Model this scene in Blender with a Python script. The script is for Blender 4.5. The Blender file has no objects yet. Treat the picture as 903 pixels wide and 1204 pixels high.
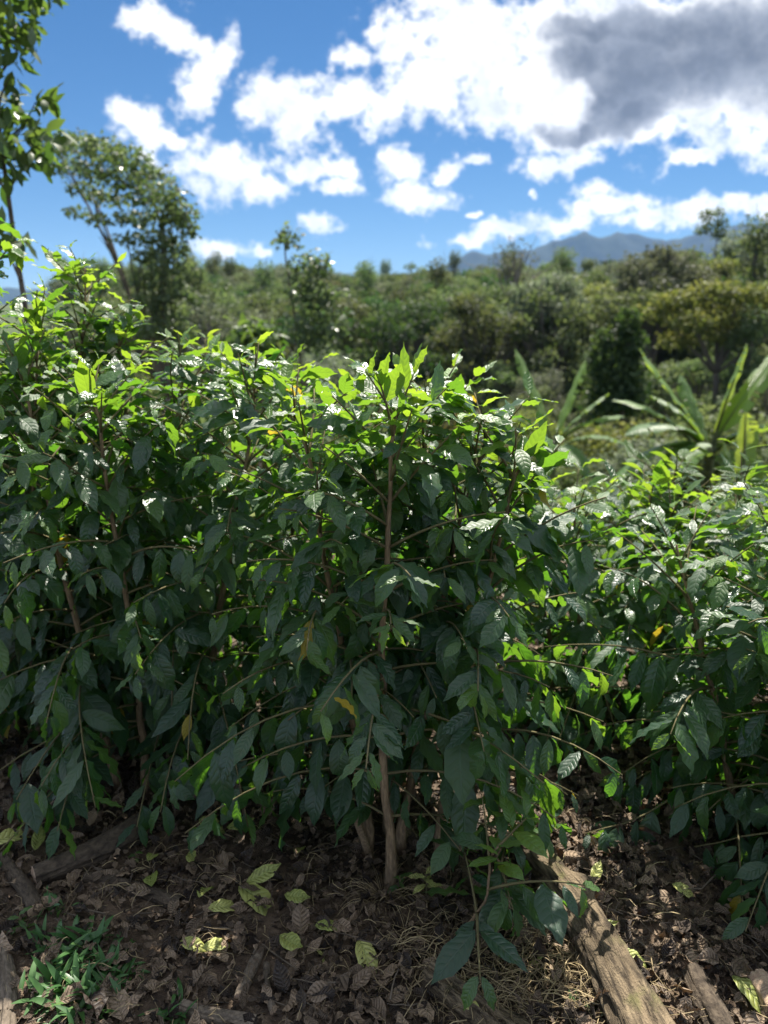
import bpy, math, random
import numpy as np
from math import radians as R, sin, cos, tan, pi
rng = np.random.default_rng(11)
random.seed(11)
scene = bpy.context.scene
COL = scene.collection

# ------------------------------------------------------------------ camera
PITCH = R(13.2); FPX = 904.0; EYE = 1.5
cam_d = bpy.data.cameras.new('camera'); cam = bpy.data.objects.new('camera', cam_d); COL.objects.link(cam)
cam.location = (0, 0, EYE); cam.rotation_euler = (pi/2 - PITCH, 0, 0)
cam_d.sensor_fit = 'VERTICAL'; cam_d.sensor_height = 36; cam_d.lens = 36*FPX/1204
cam_d.clip_start = 0.05; cam_d.clip_end = 30000
cam_d.dof.use_dof = True; cam_d.dof.focus_distance = 1.75; cam_d.dof.aperture_fstop = 2.9
scene.camera = cam

def uv_of(px, py):
    a = (px-451.5)/FPX; b = (602-py)/FPX
    dy = cos(PITCH)+b*sin(PITCH); dz = -sin(PITCH)+b*cos(PITCH)
    return a/dy, dz/dy
def at(px, py, D):
    u, v = uv_of(px, py)
    return np.array((u*D, D, EYE+v*D))

# ------------------------------------------------------------------ terrain
def vnoise(x, y, seed=0):
    x = np.asarray(x, float); y = np.asarray(y, float)
    xi = np.floor(x); yi = np.floor(y); fx = x-xi; fy = y-yi
    fx = fx*fx*(3-2*fx); fy = fy*fy*(3-2*fy)
    def h(i, j):
        n = np.sin(i*127.1+j*311.7+seed*74.7)*43758.5453
        return n-np.floor(n)
    a = h(xi, yi); b = h(xi+1, yi); c = h(xi, yi+1); d = h(xi+1, yi+1)
    return (a*(1-fx)+b*fx)*(1-fy)+(c*(1-fx)+d*fx)*fy
def fbm(x, y, oct=4, seed=0):
    s = 0; a = .5; f = 1
    for k in range(oct):
        s = s+a*(vnoise(x*f, y*f, seed+k)-.5); a *= .5; f *= 2.03
    return s
def sstep(e0, e1, x):
    t = np.clip((x-e0)/(e1-e0), 0, 1); return t*t*(3-2*t)
RPX = np.array([-400, 100, 260, 420, 520, 600, 700, 800, 903, 1200, 1600])
RRD = np.array([330, 340, 345, 330, 300, 265, 225, 190, 165, 140, 130])
RPY = np.array([330, 318, 316, 322, 314, 306, 300, 283, 256, 235, 250])
RU = np.array([uv_of(p, q)[0] for p, q in zip(RPX, RPY)]); RV = np.array([uv_of(p, q)[1] for p, q in zip(RPX, RPY)])
def ridge(u):
    rd = np.interp(u, RU, RRD); rv = np.interp(u, RU, RV)
    return rd, EYE+rd*rv-np.interp(u, [0, .12, .3, .5], [13.0, 13.5, 13, 11.5])
def height(x, y, fine=True):
    x = np.asarray(x, float); y = np.asarray(y, float)
    yy = np.maximum(y, 0.0)
    d = np.hypot(x*.55, yy)
    near = np.where(d < 2.6, 0, -0.165*(d-2.6))
    near = np.maximum(near, -9.4)
    u = np.clip(x/np.maximum(y, 1e-3), -1.2, 1.2)
    rd, rz = ridge(np.where(y > 0, u, 0))
    t = np.clip((yy-60)/np.maximum(rd-60, 1), 0, 1)
    hill = -9.4+(rz+9.4)*(t*.75+.25*t*t*(3-2*t))
    hill = hill+3.0*fbm(x/45, y/45, 3, 5)*t*2*(1-t)
    over = np.clip((yy-rd)/600, 0, 1)
    hill = np.where(yy > rd, rz*(1-over)-14*over, hill)
    z = np.where(yy > 60, hill, near)
    z = np.where(yy > 60, z, z)
    if fine:
        w = 1-sstep(4, 14, d)
        z = z+w*(0.05*fbm(x*1.3, y*1.3, 3, 1)+0.035*fbm(x*7, y*7, 3, 2))
        z = z+sstep(6, 30, d)*0.5*fbm(x/6, y/6, 3, 9)
    return z
def hz(x, y): return float(height(np.array([x]), np.array([y]))[0])
def ground_px(px, py, lift=0.0):
    u, v = uv_of(px, py)
    D = 0.6
    for _ in range(4000):
        if EYE+v*D <= hz(u*D, D): break
        D += 0.004+D*0.001
    return np.array((u*D, D, hz(u*D, D)+lift))

# ------------------------------------------------------------------ mesh helpers
def link(o, parent=None):
    COL.objects.link(o)
    if parent is not None: o.parent = parent
    return o
def build(name, V, F, mat, parent=None, uv=None, tint=None, smooth=True):
    """V (n,3); F list of arrays (m,k) ; uv per-vertex ; tint per-vertex"""
    me = bpy.data.meshes.new(name)
    V = np.asarray(V, np.float32)
    F = [np.asarray(f, np.int32) for f in (F if isinstance(F, list) else [F]) if len(f)]
    me.vertices.add(len(V)); me.vertices.foreach_set('co', V.ravel())
    loops = np.concatenate([f.ravel() for f in F]); cnt = np.concatenate([np.full(len(f), f.shape[1], np.int32) for f in F])
    start = np.concatenate(([0], np.cumsum(cnt)[:-1])).astype(np.int32)
    me.loops.add(len(loops)); me.loops.foreach_set('vertex_index', loops)
    me.polygons.add(len(cnt)); me.polygons.foreach_set('loop_start', start)
    me.polygons.foreach_set('use_smooth', np.full(len(cnt), smooth, bool))
    if uv is not None:
        l = me.uv_layers.new(name='UVMap'); l.data.foreach_set('uv', np.asarray(uv, np.float32)[loops].ravel())
    if tint is not None:
        a = me.attributes.new('tint', 'FLOAT', 'POINT'); a.data.foreach_set('value', np.asarray(tint, np.float32))
    me.update(calc_edges=True); me.validate()
    me.materials.append(mat)
    o = bpy.data.objects.new(name, me)
    return link(o, parent)
def tag(o, label=None, cat=None, group=None, kind=None):
    if label: o['label'] = label
    if cat: o['category'] = cat
    if group: o['group'] = group
    if kind: o['kind'] = kind
    return o
def thing(name, label, cat, loc=(0, 0, 0), group=None):
    o = bpy.data.objects.new(name, None); o.location = [float(c) for c in loc]; o.empty_display_size = .1
    link(o); return tag(o, label, cat, group)
def copy_thing(root, loc, rz, sc, label, group=None, cat=None):
    c = root.copy(); COL.objects.link(c); c.location = [float(v) for v in loc]; c.rotation_euler = (0, 0, rz)
    c.scale = sc if hasattr(sc, '__len__') else (sc, sc, sc)
    tag(c, label, cat, group)
    for ch in CHILD.get(root.name, []):
        k = ch.copy(); COL.objects.link(k); k.parent = c
    return c
CHILD = {}

def tube(P, rad, sides=6, cap=True):
    P = np.asarray(P, float); n = len(P); rad = np.broadcast_to(np.asarray(rad, float), (n,))
    T = np.gradient(P, axis=0); T /= np.linalg.norm(T, axis=1)[:, None]+1e-9
    ref = np.array((0.31, 0.17, 0.93)) if abs(T[0][2]) < .85 else np.array((1, 0.1, 0.0))
    A = np.cross(T, ref); A /= np.linalg.norm(A, axis=1)[:, None]; B = np.cross(T, A)
    th = np.linspace(0, 2*pi, sides, endpoint=False)
    V = P[:, None]+rad[:, None, None]*(A[:, None]*np.cos(th)[None, :, None]+B[:, None]*np.sin(th)[None, :, None])
    i = np.arange(n-1)[:, None]*sides; j = np.arange(sides)[None]; k = (np.arange(sides)+1)[None] % sides
    Q = np.stack(np.broadcast_arrays(i+j, i+k, i+sides+k, i+sides+j), -1).reshape(-1, 4)
    V = V.reshape(-1, 3)
    uvs = np.stack(np.broadcast_arrays((np.arange(sides)/sides)[None], np.linspace(0, 1, n)[:, None]), -1).reshape(-1, 2)
    Tr = np.zeros((0, 3), int)
    if cap:
        V = np.concatenate((V, P[:1]-T[:1]*rad[0]*.2, P[-1:]+T[-1:]*rad[-1]*.4))
        uvs = np.concatenate((uvs, [[.5, 0], [.5, 1]]))
        a = n*sides; jj = np.arange(sides); kk = (jj+1) % sides
        Tr = np.concatenate((np.stack((kk, jj, np.full(sides, a)), -1), np.stack((jj+(n-1)*sides, kk+(n-1)*sides, np.full(sides, a+1)), -1)))
    return V, Q, Tr, uvs
class Acc:
    def __init__(s): s.V = []; s.Q = []; s.T = []; s.U = []; s.n = 0; s.t = []
    def add(s, V, Q, T=None, U=None, tint=None):
        s.V.append(V); s.Q.append(np.asarray(Q)+s.n)
        if T is not None and len(T): s.T.append(np.asarray(T)+s.n)
        s.U.append(U if U is not None else np.zeros((len(V), 2)))
        s.t.append(np.full(len(V), 0.0 if tint is None else tint) if not hasattr(tint, '__len__') else tint)
        s.n += len(V)
    def tube(s, P, rad, sides=6, tint=None):
        s.add(*tube(P, rad, sides), tint=tint)
    def build(s, name, mat, parent=None, smooth=True):
        F = [np.concatenate(s.Q)]
        if s.T: F.append(np.concatenate(s.T))
        return build(name, np.concatenate(s.V), F, mat, parent, np.concatenate(s.U), np.concatenate(s.t), smooth)

# ---- leaf templates : unit length along +Y, face up +Z
def leaf_tpl(nl=10, nw=2, half=.2, droop=.6, fold=.25, wave=.03, twist=0, tip=1.0, seed=0, ruffle=7, crumple=0):
    r = np.random.default_rng(seed)
    t = np.linspace(0, 1, nl+1); s = np.linspace(-1, 1, 2*nw+1)
    w = half*np.sin(pi*np.clip(t, 0, 1)**.9)**.8*(1-.45*sstep(.68, .95, t)*tip)
    w[0] = half*.05; w[-1] = half*.015
    ang = np.cumsum(np.full(nl+1, -droop/nl)); ang -= ang[0]
    y = np.concatenate(([0], np.cumsum(np.cos(ang[:-1])/nl))); z = np.concatenate(([0], np.cumsum(np.sin(ang[:-1])/nl)))
    ph = r.uniform(0, 6.28)
    V = []
    for i in range(nl+1):
        tw = twist*t[i]
        for sj in s:
            x = sj*w[i]; zz = fold*abs(x)-.55*fold*abs(x)*abs(sj)
            zz += wave*np.sin(t[i]*ruffle*3.1+ph+(1.7 if sj > 0 else 0))*sj*sj*(1 if 0 < i < nl else 0)
            zz += crumple*r.normal()*(w[i]/half)
            x2 = x*cos(tw)-zz*sin(tw); z2 = x*sin(tw)+zz*cos(tw)
            V.append((x2, y[i]-z2*np.sin(ang[i]), z[i]+z2*np.cos(ang[i])))
    k = 2*nw+1
    F = [(i*k+j, i*k+j+1, (i+1)*k+j+1, (i+1)*k+j) for i in range(nl) for j in range(2*nw)]
    U = [((sj+1)/2, ti) for ti in t for sj in s]
    return np.array(V), np.array(F), np.array(U)
def nrm(a): return a/(np.linalg.norm(a, axis=-1, keepdims=True)+1e-9)
def scatter(tpls, idx, D, N, size, loc, tint):
    """directions D (n,3), normal hint N (n,3), size (n,) or (n,3)"""
    D = nrm(D); X = nrm(np.cross(D, N)); Z = np.cross(X, D)
    size = np.asarray(size, float)
    if size.ndim == 1: size = np.repeat(size[:, None], 3, 1)
    acc = Acc()
    for k, (tv, tf, tu) in enumerate(tpls):
        m = np.where(idx == k)[0]
        if not len(m): continue
        M = np.stack((X[m]*size[m, 0:1], D[m]*size[m, 1:2], Z[m]*size[m, 2:3]), -1)
        V = np.einsum('nij,vj->nvi', M, tv)+loc[m][:, None]
        F = tf[None]+(np.arange(len(m))*len(tv))[:, None, None]
        acc.add(V.reshape(-1, 3), F.reshape(-1, tf.shape[1]), None, np.tile(tu, (len(m), 1)), np.repeat(tint[m], len(tv)))
    return acc

# ------------------------------------------------------------------ materials
class NT:
    def __init__(s, nt): s.nt = nt
    def n(s, t, **kw):
        ins = kw.pop('ins', {})
        nd = s.nt.nodes.new(t)
        for k, v in kw.items(): setattr(nd, k, v)
        for k, v in ins.items(): s.set(nd, k, v)
        return nd
    def set(s, nd, k, v):
        sock = nd.inputs[k]
        if isinstance(v, bpy.types.NodeSocket): s.nt.links.new(v, sock)
        elif isinstance(v, bpy.types.Node): s.nt.links.new(v.outputs[0], sock)
        else: sock.default_value = v
    def math(s, op, a, b=None, c=None, clamp=False):
        nd = s.n('ShaderNodeMath', operation=op, use_clamp=clamp); s.set(nd, 0, a)
        if b is not None: s.set(nd, 1, b)
        if c is not None: s.set(nd, 2, c)
        return nd.outputs[0]
    def vmath(s, op, a, b=None):
        nd = s.n('ShaderNodeVectorMath', operation=op); s.set(nd, 0, a)
        if b is not None: s.set(nd, 1, b)
        return nd
    def mix(s, f, a, b):
        nd = s.n('ShaderNodeMix', data_type='RGBA'); s.set(nd, 0, f); s.set(nd, 6, a); s.set(nd, 7, b); return nd.outputs[2]
    def rng(s, v, a, b, c=0., d=1., smooth=True):
        nd = s.n('ShaderNodeMapRange', interpolation_type='SMOOTHSTEP' if smooth else 'LINEAR')
        for i, x in enumerate((v, a, b, c, d)): s.set(nd, i, x)
        return nd.outputs[0]
    def noise(s, vec, scale, detail=4, rough=.55, dist=0):
        nd = s.n('ShaderNodeTexNoise', ins={'Scale': scale, 'Detail': detail, 'Roughness': rough, 'Distortion': dist})
        if vec is not None: s.set(nd, 'Vector', vec)
        return nd
def C(r, g, b): return (r, g, b, 1)
def new_mat(name):
    m = bpy.data.materials.new(name); m.use_nodes = True; m.node_tree.nodes.clear(); return m, NT(m.node_tree)
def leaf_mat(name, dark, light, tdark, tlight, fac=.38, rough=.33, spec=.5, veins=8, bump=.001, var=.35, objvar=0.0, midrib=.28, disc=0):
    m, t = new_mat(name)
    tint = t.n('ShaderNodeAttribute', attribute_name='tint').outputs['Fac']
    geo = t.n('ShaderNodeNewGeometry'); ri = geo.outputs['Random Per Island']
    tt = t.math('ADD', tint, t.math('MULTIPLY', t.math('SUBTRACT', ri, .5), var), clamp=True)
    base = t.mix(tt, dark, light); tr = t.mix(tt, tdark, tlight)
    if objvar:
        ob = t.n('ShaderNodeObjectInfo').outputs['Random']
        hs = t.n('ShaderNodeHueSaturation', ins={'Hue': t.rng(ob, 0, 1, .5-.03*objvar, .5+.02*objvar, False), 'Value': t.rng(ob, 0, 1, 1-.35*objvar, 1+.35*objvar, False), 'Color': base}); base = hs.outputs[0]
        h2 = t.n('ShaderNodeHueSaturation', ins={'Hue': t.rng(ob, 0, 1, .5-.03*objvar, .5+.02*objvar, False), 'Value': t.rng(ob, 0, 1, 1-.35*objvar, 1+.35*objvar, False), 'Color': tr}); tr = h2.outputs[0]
    nor = None
    if veins:
        uv = t.n('ShaderNodeUVMap', uv_map='UVMap').outputs[0]
        sp = t.n('ShaderNodeSeparateXYZ', ins={0: uv})
        au = t.math('ABSOLUTE', t.math('SUBTRACT', t.math('MULTIPLY', sp.outputs[0], 2.), 1.))
        ph = t.math('SUBTRACT', t.math('MULTIPLY', sp.outputs[1], float(veins)), t.math('MULTIPLY', t.math('POWER', au, 1.3), 1.25))
        vein = t.math('ABSOLUTE', t.math('SINE', t.math('MULTIPLY', ph, pi)))
        rib = t.math('POWER', vein, .6)
        mid = t.rng(au, 0.02, .1, 0, 1)
        hgt = t.math('MULTIPLY', rib, mid)
        if veins < 20: hgt = t.math('MULTIPLY', hgt, t.rng(au, 1.0, .6, .25, 1))
        nz = t.noise(uv, 14, 3).outputs[0]
        hgt = t.math('ADD', hgt, t.math('MULTIPLY', nz, .45))
        nor = t.n('ShaderNodeBump', ins={'Strength': 1.0, 'Distance': bump, 'Height': hgt}).outputs[0]
        ml = t.math('MULTIPLY', t.math('SUBTRACT', 1., t.rng(au, 0.015, .06, 0, 1)), midrib)
        vl = t.math('MULTIPLY', t.math('SUBTRACT', 1., t.rng(vein, 0.0, .22, 0, 1)), midrib*.22)
        base = t.mix(t.math('MAXIMUM', ml, vl), base, tuple(min(1, c*1.6+.06) if i < 3 else 1 for i, c in enumerate(dark)))
        if disc:
            dn = t.noise(t.n('ShaderNodeNewGeometry').outputs['Position'], 55, 4, .6).outputs[0]
            base = t.mix(t.rng(dn, .55, .7, 0, disc), base, C(.09, .055, .02))
    rg = t.rng(t.math('FRACT', t.math('MULTIPLY', ri, 17.3)), 0, 1, rough*.85, min(.8, rough*2.0), False)
    pb = t.n('ShaderNodeBsdfPrincipled', ins={'Base Color': base, 'Roughness': rg, 'Specular IOR Level': spec})
    tb = t.n('ShaderNodeBsdfTranslucent', ins={'Color': tr})
    if nor is not None: t.set(pb, 'Normal', nor); t.set(tb, 'Normal', nor)
    mx = t.n('ShaderNodeMixShader', ins={0: fac, 1: pb, 2: tb})
    t.n('ShaderNodeOutputMaterial', ins={0: mx}); return m
def bark_mat(name, a, b, scale=9, stretch=.15, bump=.01, rough=.9, moss=None):
    m, t = new_mat(name)
    uv = t.n('ShaderNodeUVMap', uv_map='UVMap').outputs[0]
    mp = t.n('ShaderNodeMapping', ins={0: uv, 'Scale': (1, stretch*6, 1)}).outputs[0]
    n1 = t.noise(mp, scale, 6, .65, .3).outputs[0]
    pos = t.n('ShaderNodeNewGeometry').outputs['Position']
    n2 = t.noise(pos, 13, 4).outputs[0]
    col = t.mix(t.rng(n1, .32, .68), a, b)
    col = t.mix(t.rng(n2, .35, .75, 0, .55), col, tuple(c*.45 for c in a[:3])+(1,))
    if moss:
        n3 = t.noise(pos, 7, 5, .6).outputs[0]; col = t.mix(t.rng(n3, .56, .7, 0, .6), col, moss)
    hgt = t.math('ADD', n1, t.math('MULTIPLY', t.noise(pos, 160, 3).outputs[0], .35))
    nor = t.n('ShaderNodeBump', ins={'Strength': .9, 'Distance': bump, 'Height': hgt}).outputs[0]
    pb = t.n('ShaderNodeBsdfPrincipled', ins={'Base Color': col, 'Roughness': rough, 'Specular IOR Level': .25, 'Normal': nor})
    t.n('ShaderNodeOutputMaterial', ins={0: pb}); return m

M_COFFEE = leaf_mat('coffee_leaf', C(.022, .055, .032), C(.10, .20, .03), C(.13, .34, .02), C(.5, .68, .04), fac=.38, rough=.29, spec=.65, disc=.25)
M_COFFEE_BG = leaf_mat('coffee_leaf_far', C(.024, .06, .024), C(.10, .20, .03), C(.17, .37, .02), C(.5, .66, .05), fac=.40, rough=.27, spec=.6, bump=.006)
M_YELLOW = leaf_mat('yellowing_leaf', C(.25, .2, .02), C(.4, .28, .03), C(.6, .45, .03), C(.7, .5, .05), fac=.4)
M_FALLEN = leaf_mat('fallen_green_leaf', C(.20, .25, .05), C(.48, .48, .16), C(.15, .25, .03), C(.35, .4, .08), fac=.25, rough=.5, bump=.003, disc=.5, midrib=.6)
M_DRY = leaf_mat('dry_leaf', C(.035, .025, .019), C(.33, .24, .16), C(.06, .03, .012), C(.25, .14, .06), fac=.12, rough=.62, spec=.4, bump=.004, var=1.0, midrib=.12, disc=.6)
M_TREE = leaf_mat('tree_leaf', C(.03, .065, .02), C(.085, .13, .035), C(.09, .19, .02), C(.22, .32, .05), fac=.35, rough=.45, veins=0)
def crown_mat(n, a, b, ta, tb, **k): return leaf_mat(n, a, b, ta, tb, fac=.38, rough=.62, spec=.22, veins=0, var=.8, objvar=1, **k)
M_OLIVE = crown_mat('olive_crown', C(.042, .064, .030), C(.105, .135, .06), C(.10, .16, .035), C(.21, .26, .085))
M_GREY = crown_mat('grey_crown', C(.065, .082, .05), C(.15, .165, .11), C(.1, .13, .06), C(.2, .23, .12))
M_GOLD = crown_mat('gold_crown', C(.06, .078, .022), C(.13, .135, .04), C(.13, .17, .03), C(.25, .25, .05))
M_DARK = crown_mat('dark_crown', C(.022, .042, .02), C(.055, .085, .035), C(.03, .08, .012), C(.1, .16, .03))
M_FEATHER = leaf_mat('feather_crown', C(.038, .06, .034), C(.10, .125, .07), C(.10, .17, .04), C(.24, .31, .10), fac=.38, rough=.4, spec=.5, veins=0, var=.8)
M_GRASS = leaf_mat('grass_blade', C(.04, .11, .03), C(.09, .19, .045), C(.08, .22, .03), C(.2, .35, .05), fac=.3, rough=.42, veins=0)
M_STRAW = leaf_mat('dry_straw', C(.18, .13, .07), C(.42, .33, .18), C(.25, .17, .07), C(.4, .3, .15), fac=.2, rough=.6, veins=0, var=.9)
M_BANANA = leaf_mat('banana_leaf', C(.05, .11, .03), C(.13, .22, .05), C(.18, .34, .03), C(.5, .62, .06), fac=.38, rough=.33, veins=40, bump=.01, midrib=.8)
M_STEM = bark_mat('coffee_bark', C(.13, .09, .055), C(.31, .22, .13), 10, .6, .002)
M_TWIG = bark_mat('twig_bark', C(.10, .085, .04), C(.17, .15, .07), 8, 1, .001)
M_TRUNK = bark_mat('tree_bark', C(.06, .05, .04), C(.16, .14, .115), 8, 1, .02)
M_GREYWOOD = bark_mat('bare_wood', C(.14, .12, .10), C(.24, .215, .185), 8, 1, .02)
M_LOG = bark_mat('log_bark', C(.04, .03, .02), C(.25, .19, .12), 30, .05, .02, moss=C(.13, .13, .045))
M_LOGDARK = bark_mat('dark_log_bark', C(.04, .03, .022), C(.11, .085, .06), 14, .14, .008)
M_CUT = bark_mat('cut_wood', C(.30, .2, .14), C(.5, .37, .25), 6, .6, .003)
M_STICK = bark_mat('stick_bark', C(.10, .08, .06), C(.2, .16, .12), 12, .25, .003)
M_PSEUDO = bark_mat('banana_stem', C(.05, .075, .03), C(.12, .12, .06), 7, .2, .01, .6)

# ground
m_ground, t = new_mat('ground_soil')
pos = t.n('ShaderNodeNewGeometry').outputs['Position']
sp = t.n('ShaderNodeSeparateXYZ', ins={0: pos})
dist = t.vmath('LENGTH', pos).outputs['Value']
n1 = t.noise(pos, 2.2, 6, .6).outputs[0]; n2 = t.noise(pos, 24, 6, .65).outputs[0]; n3 = t.noise(pos, 150, 4, .6).outputs[0]
soil = t.mix(t.rng(n2, .3, .7), C(.04, .028, .021), C(.125, .09, .062))
soil = t.mix(t.rng(n1, .45, .65, 0, .6), soil, C(.13, .092, .06))
soil = t.mix(t.rng(n3, .55, .75, 0, .5), soil, C(.16, .12, .085))
gr = t.mix(t.rng(t.noise(pos, .35, 5).outputs[0], .35, .65), C(.05, .075, .02), C(.12, .14, .035))
gr = t.mix(t.rng(t.noise(pos, .03, 5).outputs[0], .4, .6, 0, .6), gr, C(.045, .06, .02))
far = t.mix(t.rng(t.noise(pos, .02, 6).outputs[0], .35, .65), C(.03, .05, .018), C(.06, .08, .03))
col = t.mix(t.rng(dist, 8, 16), soil, gr); col = t.mix(t.rng(dist, 50, 80), col, far)
hgt = t.math('ADD', t.math('MULTIPLY', n2, .02), t.math('MULTIPLY', n3, .006))
nor = t.n('ShaderNodeBump', ins={'Strength': .9, 'Distance': 1., 'Height': hgt}).outputs[0]
pb = t.n('ShaderNodeBsdfPrincipled', ins={'Base Color': col, 'Roughness': .92, 'Specular IOR Level': .2, 'Normal': nor})
t.n('ShaderNodeOutputMaterial', ins={0: pb})

# ------------------------------------------------------------------ ground sheet (polar grid to the horizon)
nr, na = 370, 480
rr = .25*(11000/.25)**(np.linspace(0, 1, nr))
th = np.linspace(-pi, pi, na, endpoint=False); th = th+.55*np.sin(th)*-1.0*.8      # denser ahead
rr2, tt2 = np.meshgrid(rr, th, indexing='ij')
gx = rr2*np.sin(tt2); gy = rr2*np.cos(tt2)+.02
gz = height(gx, gy)
V = np.stack((gx, gy, gz), -1).reshape(-1, 3)
i = np.arange(nr-1)[:, None]*na; j = np.arange(na)[None]; k = (j+1) % na
Q = np.stack(np.broadcast_arrays(i+j, i+na+j, i+na+k, i+k), -1).reshape(-1, 4)
V = np.concatenate((V, [[0, .02, hz(0, .02)]])); Tc = np.stack((np.full(na, nr*na), np.arange(na), (np.arange(na)+1) % na), -1)
tag(build('ground', V, [Q[:, ::-1], Tc[:, ::-1]], m_ground), kind='structure')

# ------------------------------------------------------------------ mountains
m_mount, t = new_mat('mountain_forest')
pos = t.n('ShaderNodeNewGeometry').outputs['Position']
col = t.mix(t.rng(t.noise(pos, .004, 8, .65).outputs[0], .35, .65), C(.010, .018, .018), C(.03, .042, .030))
pb = t.n('ShaderNodeBsdfPrincipled', ins={'Base Color': col, 'Roughness': .95, 'Specular IOR Level': .1}); t.n('ShaderNodeOutputMaterial', ins={0: pb})
prof = [(-600, 345), (300, 335), (440, 326), (500, 316), (520, 309), (545, 296), (556, 291), (575, 296), (600, 293), (625, 288), (655, 280), (672, 272), (686, 267), (705, 275), (725, 270), (745, 271), (770, 277), (800, 274), (830, 268), (855, 263), (885, 256), (920, 258), (1000, 250), (1100, 262), (1300, 255), (1500, 300)]
pu = np.array([uv_of(*p)[0] for p in prof]); pv = np.array([uv_of(*p)[1] for p in prof])
YC = 7000.; us = np.linspace(-1.1, 1.3, 420); ts = np.linspace(-1, 1, 60)
U, T = np.meshgrid(us, ts, indexing='ij')
crest = EYE+YC*np.interp(U, pu, pv)+70*fbm(U*34, U*0, 4, 17)-55*np.abs(fbm(U*60+3, U*0+5, 3, 19))
X = U*YC; Yd = YC+T*np.where(T < 0, 1900, 1600)+250*fbm(X/900, T*2, 3, 4)
rid = np.abs(fbm(X/420+T*.6, T*1.6, 4, 21))*2
prof_t = np.clip(1-np.abs(T), 0, 1)**1.25
Z = -22+(crest+22)*prof_t*(1-.55*rid*np.clip(np.abs(T)*3, 0, 1))+12*fbm(X/120, Yd/120, 3, 8)*prof_t
V = np.stack((X, Yd, Z), -1).reshape(-1, 3); nt_ = len(ts)
i = np.arange(len(us)-1)[:, None]*nt_; j = np.arange(nt_-1)[None]
Q = np.stack(np.broadcast_arrays(i+j, i+nt_+j, i+nt_+j+1, i+j+1), -1).reshape(-1, 4)
tag(build('mountains', V, Q, m_mount), kind='structure')

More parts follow.
